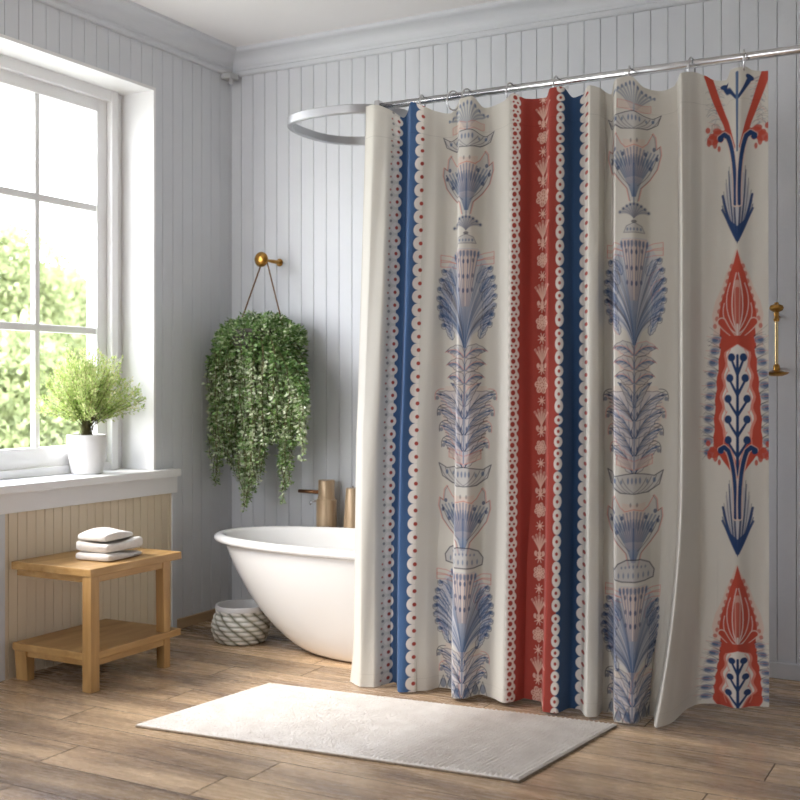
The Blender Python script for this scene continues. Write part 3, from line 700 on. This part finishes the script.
# oval hoop of flat band
hx0, hx1 = 0.766, 1.262; hy0, hy1 = -.785, -.275
cxh, ax_ = (hx0+hx1)/2, (hx1-hx0)/2; cyh, ay_ = (hy0+hy1)/2, (hy1-hy0)/2
v, f = [], []; n = 128; th_ = .010; hh = .017
for i in range(n):
    a = 2*math.pi*i/n; c, s = math.cos(a), math.sin(a)
    e = .78
    px_ = cxh+ax_*math.copysign(abs(c)**e, c); py_ = cyh+ay_*math.copysign(abs(s)**e, s)
    nx, ny = c/ax_, s/ay_; l = math.hypot(nx, ny); nx /= l; ny /= l
    prof = [(-th_, -hh+.003), (-th_+.003, -hh), (th_-.003, -hh), (th_, -hh+.003), (th_, hh-.003), (th_-.003, hh), (-th_+.003, hh), (-th_, hh-.003)]
    for d, z in prof: v.append((px_+nx*d, py_+ny*d, RZ+z))
for i in range(n):
    for k in range(8): f.append((i*8+k, i*8+(k+1) % 8, ((i+1) % n)*8+(k+1) % 8, ((i+1) % n)*8+k))
bm = bmesh.new(); bm.from_mesh(mesh('h', v, f)); ho = bmobj('hoop', bm, M_hoop, rod, True)
for e in (ho,):
    bm = bmesh.new(); bm.from_mesh(e.data)
    for ed in bm.edges:
        if ed.calc_face_angle(0) > .5: ed.smooth = False
    bm.to_mesh(e.data); bm.free()
x = pxs(379, RY); bm = bmesh.new(); box(bm, x-.008, x+.012, RY-.022, RY+.012, RZ-.028, RZ+.02, bev=.004); bmobj('clamp', bm, M_steel, rod)
names = [(423, 'steel curtain ring above the blue band, first along the rod'), (454, 'steel curtain ring just left of the first floral column'), (468, 'steel curtain ring over the first floral column, close to its neighbour'),
         (511, 'steel curtain ring above the lacy red dotted edge'), (557, 'steel curtain ring where red band meets blue band'), (630, 'steel curtain ring over the second floral column'),
         (692, 'steel curtain ring above the plain cream fold'), (744, 'steel curtain ring above the bold red and blue motif')]
v, f = [], []
R1 = .034
pts = [(0, math.cos(a)*R1*.7, math.sin(a)*R1) for a in [math.radians(q) for q in range(0, 360, 12)]]
tube_geo(v, f, pts, .0028, 8, closed=True); rme = mesh('ring_wire', v, f); rme.polygons.foreach_set('use_smooth', [True]*len(rme.polygons)); rme.materials.append(M_steel)
v, f = [], []; tube_geo(v, f, [(0, -R1*.7, -.004), (0, -R1*.7, .004)], [.0055, .0055], 10); bme = mesh('ring_bead', v, f); bme.materials.append(M_steel)
for px, lb in names:
    t_ = empty('curtain_ring', (pxs(px, RY), RY-.004, RZ-.0145), lb, 'curtain ring', 'steel rings along the shower rod', rz=random.uniform(-.9, .3))
    for nm, mm in (('wire', rme), ('bead', bme)):
        o = bpy.data.objects.new(nm, mm); COL.objects.link(o); o.parent = t_

# ------------------------------------------------------------------ bathtub
def tub():
    root = empty('bathtub', (1.085, -.42, 0), 'white freestanding oval bathtub with rolled rim, behind the patterned curtain', 'bathtub')
    # (z, half length, half width)
    outer = [(0, .30, .13), (.004, .345, .155), (.02, .40, .175), (.05, .455, .195), (.10, .525, .22), (.16, .585, .243), (.22, .635, .262), (.29, .685, .28), (.35, .72, .292), (.40, .745, .30), (.43, .76, .304)]
    rim = [(.432, .775, .306), (.430, .79, .311), (.434, .805, .318), (.444, .813, .322), (.455, .810, .320), (.463, .798, .312), (.466, .78, .302), (.463, .765, .292), (.452, .752, .283)]
    inner = [(.40, .72, .268), (.33, .67, .25), (.25, .60, .225), (.17, .50, .19), (.11, .40, .15), (.09, .28, .10), (.087, .1, .04)]
    n = 96; v, f = [], []
    prof = outer+rim+inner
    for z, a, b_ in prof:
        for k in range(n):
            t = 2*math.pi*k/n; c, s = math.cos(t), math.sin(t); e = .88
            v.append((a*math.copysign(abs(c)**e, c), b_*math.copysign(abs(s)**e, s), z))
    for i in range(len(prof)-1):
        for k in range(n): f.append((i*n+k, i*n+(k+1) % n, (i+1)*n+(k+1) % n, (i+1)*n+k))
    f.append(tuple(range(n))[::-1]); Ls = (len(prof)-1)*n; f.append(tuple(Ls+k for k in range(n)))
    o = link('basin', mesh('basin', v, f), M_por, root, True)
    md = o.modifiers.new('s', 'SUBSURF'); md.levels = 1; md.render_levels = 2
    lathe('drain', [(.0, .0), (.028, 0), (.028, .004), (.0, .006)], M_steel, root, 24, loc=(.0, 0, .0875))
tub()
# floor-standing tap columns behind the tub
def rx(px, row, y):
    k = (px-400)/FPX; d = (y-CY)/(math.cos(TH)+k*math.sin(TH)); return CX+d*(-math.sin(TH)+k*math.cos(TH)), CH-(row-HOR)*d/FPX, d/FPX
x, z, mp_ = rx(326.5, 480, -.075)
fa = empty('tub_tap', (x, -.075, 0), 'light bronze cylindrical tub tap with thin spout, standing behind the tub rim', 'tap')
zt = z; zj = rx(326, 498, -.075)[1]
lathe('column', [(0, 0), (.044, 0), (.044, .01), (.0445, .02), (.046, zj-.03), (.046, zj-.008), (.042, zj-.004), (0, zj-.004)], M_bronze, fa, 40)
lathe('head', [(0, zj-.004), (.039, zj-.004), (.039, zj+.006), (.037, zj+.008), (.037, zt-.004), (.035, zt), (0, zt)], M_bronze, fa, 40)
xs_, zs_, _ = rx(299, 491, -.075)
M_copper = mat('copper_spout', srgb(150, 106, 74), .3, .9)
tag(tube('spout', [(-.037, 0, zs_), (xs_-x, 0, zs_), ], .0085, M_copper, fa, 16), 'copper spout')
tube('lever', [(-.04, -.026, zj-.012), (-.06, -.034, zj-.016), (-.064, -.035, zj-.03)], .004, M_steel, fa, 8)
lathe('collar', [(.012, 0), (.012, .012), (0, .012)], M_copper, fa, 20).matrix_world = Matrix.Translation((x-.036, -.075, zs_)) @ Matrix.Rotation(-math.pi/2, 4, 'Y')
x, z, mp_ = rx(353, 488, -.075)
f2 = empty('tub_tap', (x, -.075, 0), 'slimmer tapered bronze tap handle column, half hidden by the curtain edge', 'tap')
lathe('column', [(0, 0), (.044, 0), (.044, .01), (.042, z-.16), (.031, z-.004), (.029, z), (0, z)], M_bronze, f2, 40)
lathe('finial', [(.004, z), (.005, z+.008), (0, z+.011)], M_steel, f2, 16)

# ------------------------------------------------------------------ bench
bx0, bx1, by0, by1 = .034, .425, -1.378, -.885
bench = empty('bench', (.22, -1.13, 0), 'small two-tier honey oak bench against the beige panelling under the window', 'bench')
def bpart(name, b4, m, bev=.004, taper=None):
    bm = bmesh.new(); b4 = (b4[0]-.22, b4[1]-.22, b4[2]+1.13, b4[3]+1.13, b4[4], b4[5]); box(bm, *b4, bev=bev)
    if taper:
        for v_ in bm.verts:
            if v_.co.z < taper[0]: v_.co.y += taper[1]*(1 if v_.co.y < (b4[2]+b4[3])/2 else 0)
    return bmobj(name, bm, m, bench)
bpart('top', (bx0, bx1, by0, by1, .408, .437), M_oak)
bpart('shelf', (bx0, bx1-.004, by0+.005, by1, .112, .139), M_oak)
bpart('leg', (bx1-.045, bx1-.003, by0+.004, by0+.048, 0, .409), M_oakleg)
bpart('leg', (bx1-.048, bx1-.008, by1-.10, by1-.058, 0, .409), M_oakleg, taper=(.05, .008))
bpart('leg', (bx0+.004, bx0+.062, by0+.010, by0+.055, 0, .113), M_oakleg, taper=(.05, .01))
bpart('leg', (bx0+.004, bx0+.062, by1-.10, by1-.058, 0, .113), M_oakleg, taper=(.05, .01))
bpart('rail', (bx1-.028, bx1-.012, by0+.045, by1-.06, .384, .410), M_oak, .002)
bpart('rail', (bx0+.01, bx1-.04, by0+.018, by0+.034, .384, .410), M_oak, .002)
bpart('rail', (bx0+.01, bx1-.04, by1-.09, by1-.072, .384, .410), M_oak, .002)
bpart('rail', (bx1-.03, bx1-.012, by0+.045, by1-.06, .089, .113), M_oak, .002)
bpart('rail', (bx0+.05, bx1-.04, by0+.02, by0+.036, .089, .113), M_oak, .002)
# ------------------------------------------------------------------ towels
def towel(z0, th, w, d, cx_, cy_, rot, lb, seed):
    root = empty('towel', (cx_, cy_, z0), lb, 'towel', rz=rot)
    rs = np.random.default_rng(seed); nl = 1
    n1, n2 = 26, 30; v, f = [], []
    # folded layers: a rounded pillow-like slab with a soft crease round the open sides
    for l in range(nl):
        zb = l*th/nl; tl_ = th/nl*1.04; b0 = len(v)
        prof = 12
        for j in range(n2+1):
            y = (j/n2-.5)*d
            for k in range(2*n1):
                a = 2*math.pi*k/(2*n1); c, s = math.cos(a), math.sin(a)
                X_ = w/2*math.copysign(abs(c)**.28, c); Z_ = tl_/2*math.copysign(abs(s)**.5, s)
                e = 1-.10*(abs(y)/(d/2))**8; X_ *= e*(1-.03*l); ez = 1-.35*(abs(y)/(d/2))**12
                wob = .0028*math.sin(y*31+seed+l*2)+.003*math.sin(X_*40+seed*2+l)
                zz = zb+tl_/2+Z_*ez+(wob if s > 0 or l > 0 else 0)
                if l == nl-1 and s > 0: zz += .006*math.sin((X_+y)*12+seed)
                v.append((X_+.003*math.sin(y*20+seed+l), y*(1-.02*l), max(0, zz)))
        N_ = 2*n1
        for j in range(n2):
            for k in range(N_): f.append((b0+j*N_+k, b0+j*N_+(k+1) % N_, b0+(j+1)*N_+(k+1) % N_, b0+(j+1)*N_+k))
        f.append(tuple(b0+k for k in range(N_))); f.append(tuple(b0+n2*N_+k for k in range(N_))[::-1])
    bm = bmesh.new(); bm.from_mesh(mesh('t', v, f)); bmobj('folded_cloth', bm, M_towel, root, True)
    return root
TX, TY = .285, -1.135
towel(.4372, .0225, .165, .205, TX, TY, .06, 'thin folded off-white towel lying directly on the bench top, bottom of the stack', 3)
towel(.4665, .038, .160, .200, TX-.003, TY+.004, .02, 'thick folded off-white towel in the middle of the stack', 5)
towel(.5075, .026, .135, .175, TX-.012, TY-.006, .12, 'folded off-white towel on top of the stack, with uneven upper folds', 8)

# ------------------------------------------------------------------ basket
bxk, zk, mk = rx(243, 620, -.375)
bk = empty('woven_basket', (bxk+.048, -.455, 0), 'round whitewashed woven basket on the floor beside the bathtub', 'basket')
bk.scale = (1.03, 1.03, 1.06)
n, mz = 256, 72; v, f, cols = [], [], []
def brad(t): return .089+.030*math.sin(min(1, (t+.12)*1.0)*math.pi*.86)

for j in range(mz+1):
    t = j/mz; z = t*.132
    for k in range(n):
        a = 2*math.pi*k/n; rowh = 7.; rr = t*rowh; ri = math.floor(rr); fr_ = rr-ri
        u = a/(2*math.pi)*12+ri*.42+fr_*.42; fu = u-math.floor(u)
        # slanted rope strands: parallelogram lumps
        h = (max(0, math.sin(math.pi*fu))**.7)*(max(0, math.sin(math.pi*(fr_*.94+.03)))**.6)
        tw = .12*math.sin((fr_*2+fu*1.5)*2*math.pi)
        R_ = brad(t)+.010*(h-.6)+.0006*tw
        v.append((R_*math.cos(a), R_*math.sin(a), z+.001)); cols.append(min(1, max(0, h+tw*.2)))
for j in range(mz):
    for k in range(n): f.append((j*n+k, j*n+(k+1) % n, (j+1)*n+(k+1) % n, (j+1)*n+k))
f.append(tuple(range(n))[::-1])
M_wick = mat('whitewashed_wicker', (.7, .7, .65), .8); N, L, b = nodes(M_wick); an = N.new('ShaderNodeAttribute'); an.attribute_name = 'strand'
rp = N.new('ShaderNodeValToRGB'); rp.color_ramp.elements[0].color = (*srgb(104, 102, 66), 1); rp.color_ramp.elements[1].color = (*srgb(240, 238, 230), 1); rp.color_ramp.elements[1].position = .8
L.new(an.outputs['Fac'], rp.inputs[0]); L.new(rp.outputs[0], b.inputs['Base Color'])
me = mesh('woven_body', v, f); a_ = me.attributes.new('strand', 'FLOAT', 'POINT'); a_.data.foreach_set('value', cols)
link('woven_body', me, M_wick, bk, True)
r0 = brad(1)
lathe('rim', [(r0-.002, .126), (r0+.002, .130), (r0+.002, .144), (r0-.001, .148), (r0-.006, .147), (r0-.007, .13), (r0-.009, .05), (r0-.02, .012), (0, .010)], M_pot, bk, 64, cap=False)

# ------------------------------------------------------------------ rug
rc = Vector((1.4925, -1.232, 0)); ra = math.atan2(.115, 1.26); SKEW = .225
rug = empty('rug', rc, 'flat rectangular off-white woven bath rug on the wood floor before the curtain', 'rug', rz=ra)
NX, NY = 420, 200; rw, rd, rt = 1.262, .600, .011
v, f = [], []; XX, YY = np.meshgrid(np.linspace(-rw/2, rw/2, NX), np.linspace(-rd/2, rd/2, NY))
ridge = .0026*np.sin(XX*2*math.pi/.0155)*np.clip((XX-.05)/.25, .1, 1)
lump = rng.normal(size=XX.shape)*.0006
ZZ = rt+ridge+lump; ed = np.minimum(np.minimum(XX+rw/2, rw/2-XX), np.minimum(YY+rd/2, rd/2-YY)); ZZ = np.where(ed < .004, rt*.8, ZZ)
V = np.stack([XX+SKEW*YY, YY, ZZ], -1).reshape(-1, 3).tolist()
F_ = []
for j in range(NY-1):
    for i in range(NX-1): q = j*NX+i; F_.append((q, q+1, q+NX+1, q+NX))
bl = [j for j in range(NX)]+[r_*NX+NX-1 for r_ in range(1, NY)]+[(NY-1)*NX+i for i in range(NX-2, -1, -1)]+[r_*NX for r_ in range(NY-2, 0, -1)]
b0 = len(V); V += [[V[q][0], V[q][1], .0035] for q in bl]
for i in range(len(bl)): F_.append((bl[i], b0+i, b0+(i+1) % len(bl), bl[(i+1) % len(bl)]))
M_rug = noise_mat('rug_wool', srgb(219, 211, 202), srgb(233, 227, 219), 14, rough=.95, bump=.8, bscale=220)
bm = bmesh.new(); bm.from_mesh(mesh('r', V, F_)); bmobj('pile', bm, M_rug, rug, False)
M_bind = noise_mat('rug_backing', srgb(112, 98, 82), srgb(150, 134, 114), 120, rough=.9)
v, f = [], []
c4 = [(a+SKEW*b_, b_) for a, b_ in ((-rw/2, -rd/2), (rw/2, -rd/2), (rw/2, rd/2), (-rw/2, rd/2))]; pts = []
for (x0, y0), (x1, y1) in zip(c4, c4[1:]+c4[:1]):
    L_ = math.hypot(x1-x0, y1-y0); q = int(L_/.006)
    for i in range(q): pts.append((x0+(x1-x0)*i/q, y0+(y1-y0)*i/q, .0035))
tube_geo(v, f, pts, [.0028+.0007*(i % 2) for i in range(len(pts))], 6, closed=True)
tag(link('binding', mesh('binding', v, f), M_bind, rug, True), 'brown whipped edge binding')

# ------------------------------------------------------------------ potted shrub on sill
PX_, PY_, PZ_ = -.105, -.848, .718
pp = empty('potted_shrub', (PX_, PY_, PZ_), 'bushy pale green shrub in a white ceramic pot on the window sill', 'potted plant')
lathe('pot', [(0, 0), (.058, 0), (.063, .003), (.071, .045), (.077, .09), (.080, .13), (.0805, .158), (.079, .162), (.075, .162), (.074, .156), (.073, .14), (0, .14)], M_pot, pp, 56)
lathe('soil', [(0, .139), (.0735, .139), (.0735, .144), (.03, .15), (0, .15)], M_soil, pp, 32)
v, f = [], []; LP, LA, LL, LT = [], [], [], []
for i in range(190):
    a = random.random()*6.283; u = random.random()
    spread = random.random()**.6; x1, y1 = math.cos(a)*.25*spread, math.sin(a)*.25*spread
    if x1 < -.07: x1 = -.07-(x1+.07)*.1
    h = .33*math.sqrt(max(.06, 1-spread**2.4))*random.uniform(.75, 1.06)+.02
    p0 = Vector((random.gauss(0, .011), random.gauss(0, .011), .145)); p3 = Vector((x1, y1, .175+h*.95)); p1 = Vector((x1*.08, y1*.08, .24)); p2 = Vector((x1*.6, y1*.6, .19+h*.45))
    pts = []
    for q in range(9):
        t = q/8; pts.append((1-t)**3*p0+3*t*(1-t)**2*p1+3*t*t*(1-t)*p2+t**3*p3)
    tube_geo(v, f, pts, [.0013-.0008*q/8 for q in range(9)], 4)
    for q in range(78):
        t = random.uniform(.3, 1)**.8; j = min(7, int(t*8)); fr_ = t*8-j; P_ = pts[j].lerp(pts[j+1], fr_)
        dd = (pts[j+1]-pts[j]).normalized(); out_ = Vector((random.gauss(0, 1), random.gauss(0, 1), random.gauss(0, 1))).normalized()
        w = P_+out_*random.uniform(0, .014)
        LP.append(w); LA.append((out_*.8+dd*.9).normalized()); LL.append(random.uniform(.009, .019)); LT.append(min(1, max(0, .3+.5*t*random.random()+random.gauss(.08, .2))))
link('stems', mesh('stems', v, f), M_twig, pp, True)
LP = np.array([tuple(q) for q in LP]); LA = np.array([tuple(q) for q in LA])
leaves('foliage', LP, LA, LL, M_shrub, pp, .38, tones=LT)

# ------------------------------------------------------------------ hook + hanging plant
hk = empty('wall_peg', (.276, 0, 1.655), 'round aged brass peg on the back wall holding the trailing plant', 'peg')
lathe('knob', [(0, .128), (.018, .128), (.027, .133), (.034, .143), (.034, .152), (.028, .161), (.016, .165), (.012, .161), (0, .162)], M_brass, hk, 36, axis='y')
lathe('shaft', [(0, .008), (.009, .008), (.0085, .06), (.0065, .09), (.0075, .11), (.012, .125), (.013, .13), (0, .13)], M_brass, hk, 24, axis='y')
lathe('wall_plate', [(0, 0), (.017, 0), (.018, .004), (.014, .009), (0, .009)], M_brass, hk, 32, axis='y')
HX, HY, HZ = .287, -.172, 1.29
hp = empty('hanging_plant', (HX, HY, HZ-.09), 'trailing green and cream leafy plant hanging by cords from the brass peg', 'hanging plant')
def loc(p): return (p[0]-HX, p[1]-HY, p[2]-HZ+.09)
kt = (.276, -.122, 1.622)
def cord(nm, pts): tube(nm, [loc(p) for p in pts], .0033, M_rope, hp, 8)
cord('cord', [(kt[0]+.002, kt[1]-.002, 1.672), (kt[0]-.009, kt[1]-.002, 1.664), (kt[0]-.014, kt[1]-.002, 1.645), (HX-.135, HY, 1.31)])
cord('cord', [(kt[0]+.002, kt[1]-.002, 1.672), (kt[0]+.010, kt[1]-.002, 1.664), (kt[0]+.015, kt[1]-.002, 1.645), (HX+.135, HY, 1.31)])
lathe('pot', [(0, 0), (.06, 0), (.10, .03), (.125, .08), (.135, .13), (.13, .135), (.125, .13), (.12, .115), (0, .115)], mat('dark_pot', srgb(70, 66, 58), .7), hp, 40)
lathe('soil', [(0, .112), (.12, .112), (.06, .125), (0, .13)], M_soil, hp, 32)
botp = [(207, 395), (212, 470), (217, 488), (222, 455), (230, 465), (238, 485), (246, 512), (252, 500), (258, 480), (266, 470), (272, 440), (279, 452), (284, 503), (290, 480), (296, 440), (302, 460), (307, 400)]
v, f = [], []; LP, LA, LL, LT = [], [], [], []
for i in range(185):
    px = random.uniform(208, 306) if i > 8 else [284, 285, 216, 246, 248, 244, 302, 262, 230][i]
    yy = HY+random.uniform(-.15, .10)
    if i <= 8: yy = HY-.08
    x, _, m_ = rx(px, 400, yy)
    zb = CH-(np.interp(px, [a for a, b in botp], [b for a, b in botp])-HOR)*m_
    zb = zb if i <= 8 else zb+abs(random.gauss(0, .10))*(1.3-.3)
    x = max(.028, x); dx, dy = x-HX, yy-HY; rr = math.hypot(dx, dy)+1e-6
    top_ = HZ+.05-.10*(rr/.26)**2.5+random.uniform(-.03, .02)
    sx, sy = HX+dx/rr*min(rr, .09), HY+dy/rr*min(rr, .09)
    pts = [Vector((sx, sy, HZ+.02)), Vector((HX+dx*.75, HY+dy*.75, top_+.01)), Vector((x, yy, top_-.05))]
    z = top_-.05; k = 0
    while z > zb:
        z -= .05; k += 1
        pts.append(Vector((max(.026, x+.010*math.sin(k*.9+i)), min(-.03, yy+.010*math.cos(k*1.1+i*2)), max(z, zb))))
    pts = [Vector(loc(p)) for p in pts]
    tube_geo(v, f, pts, [.0016]*len(pts), 4)
    L_ = sum((pts[j+1]-pts[j]).length for j in range(len(pts)-1)); cnt = int(L_/.0042)
    vt = random.gauss(.62, .2)
    for q in range(cnt):
        t = random.random()*(len(pts)-1.001); j = int(t); P_ = pts[j].lerp(pts[j+1], t-j)
        frac = j/(len(pts)-1)
        a = random.random()*6.283; o_ = Vector((math.cos(a), math.sin(a), random.uniform(-.9, .35)))
        sz = random.uniform(.014, .026)*(1.2 if j < 3 else 1)*(.7 if frac > .85 else 1)
        w = P_+Vector((math.cos(a), math.sin(a), 0))*random.uniform(0, .008)
        if w.x+HX < .03: o_.x = abs(o_.x)
        if w.y+HY > -.03: o_.y = -abs(o_.y)
        LP.append(w); LA.append(o_.normalized()); LL.append(sz); LT.append(min(1, max(0, (vt if j > 2 else .22)+random.gauss(0, .28))))
for q in range(4200):      # the mound of leaves over the pot
    a = random.random()*6.283; u = math.sqrt(random.random()); x, y = HX+math.cos(a)*.225*u, HY+math.sin(a)*.155*u
    if x < .035: continue
    z = HZ+.085*(1-u**2.6)-.05*u**6*random.random()+random.uniform(-.02, .025)+.014*math.sin(x*52+1)+.008*math.sin(x*110)
    LP.append(Vector(loc((x, y, z)))); LA.append(Vector((math.cos(a)*u+random.gauss(0, .5), math.sin(a)*u+random.gauss(0, .5), random.uniform(-.5, .8))).normalized()); LL.append(random.uniform(.013, .025)); LT.append(min(1, max(0, random.gauss(.42, .3))))
link('vines', mesh('vines', v, f), M_twig, hp, True)
leaves('foliage', np.array([tuple(q) for q in LP]), np.array([tuple(q) for q in LA]), LL, M_vine, hp, .5, tones=LT)

# small knob on the wall behind the plant
kx, kz, _ = rx(306, 347, 0)
k_ = empty('coat_knob', (kx, 0, kz), 'small grey knob on the back wall, right of the hanging plant', 'knob')
lathe('stem', [(0, 0), (.014, 0), (.006, .006), (.006, .022), (0, .022)], M_pvc, k_, 20, axis='y')
lathe('cap', [(0, .02), (.012, .021), (.015, .028), (.011, .036), (0, .038)], M_pvc, k_, 24, axis='y')
# rail end fitting in the ceiling corner
cf = empty('corner_sensor', (.04, -.06, 2.53), 'small grey sensor fitting under the crown moulding in the room corner', 'sensor')
bm = bmesh.new(); box(bm, -.038, .02, -.03, .035, -.008, .022, bev=.008); bmobj('housing', bm, M_pvc, cf)
lathe('lens', [(0, -.03), (.008, -.028), (.011, -.02), (.011, -.006), (0, -.006)], M_pvc, cf, 20)

# ------------------------------------------------------------------ brass fixture right of the curtain
hx_, hz1, m_ = rx(776.5, 308, -.06); _, hz0, _ = rx(776.5, 374, -.06)
bf = empty('wall_holder', (hx_, -.06, hz0), 'brass upright holder with knob top and dish foot, on wall right of the curtain', 'wall holder')
Hh = hz1-hz0
lathe('pole', [(0, .012), (.0065, .012), (.0065, Hh-.04), (0, Hh-.04)], mat('pale_brass', srgb(206, 184, 140), .22, 1), bf, 20)
lathe('dish', [(0, -.008), (.02, -.008), (.04, .0), (.044, .006), (.03, .008), (.012, .014), (.011, .03), (.007, .036), (0, .036)], M_brass, bf, 36)
lathe('collar', [(0, Hh-.05), (.009, Hh-.05), (.011, Hh-.04), (.007, Hh-.034), (.010, Hh-.02), (.006, Hh-.012), (0, Hh-.012)], M_brass, bf, 24)
lathe('knob', [(0, Hh-.016), (.010, Hh-.015), (.022, Hh-.008), (.026, Hh), (.022, Hh+.009), (.008, Hh+.015), (.007, Hh+.02), (0, Hh+.022)], M_brass, bf, 32)
for zz in (.02, Hh-.03):
    tube('bracket', [(0, 0, zz), (0, .058, zz)], .005, M_brass, bf, 10)
for mm in [m for m in bpy.data.meshes if m.users == 0]: bpy.data.meshes.remove(mm)
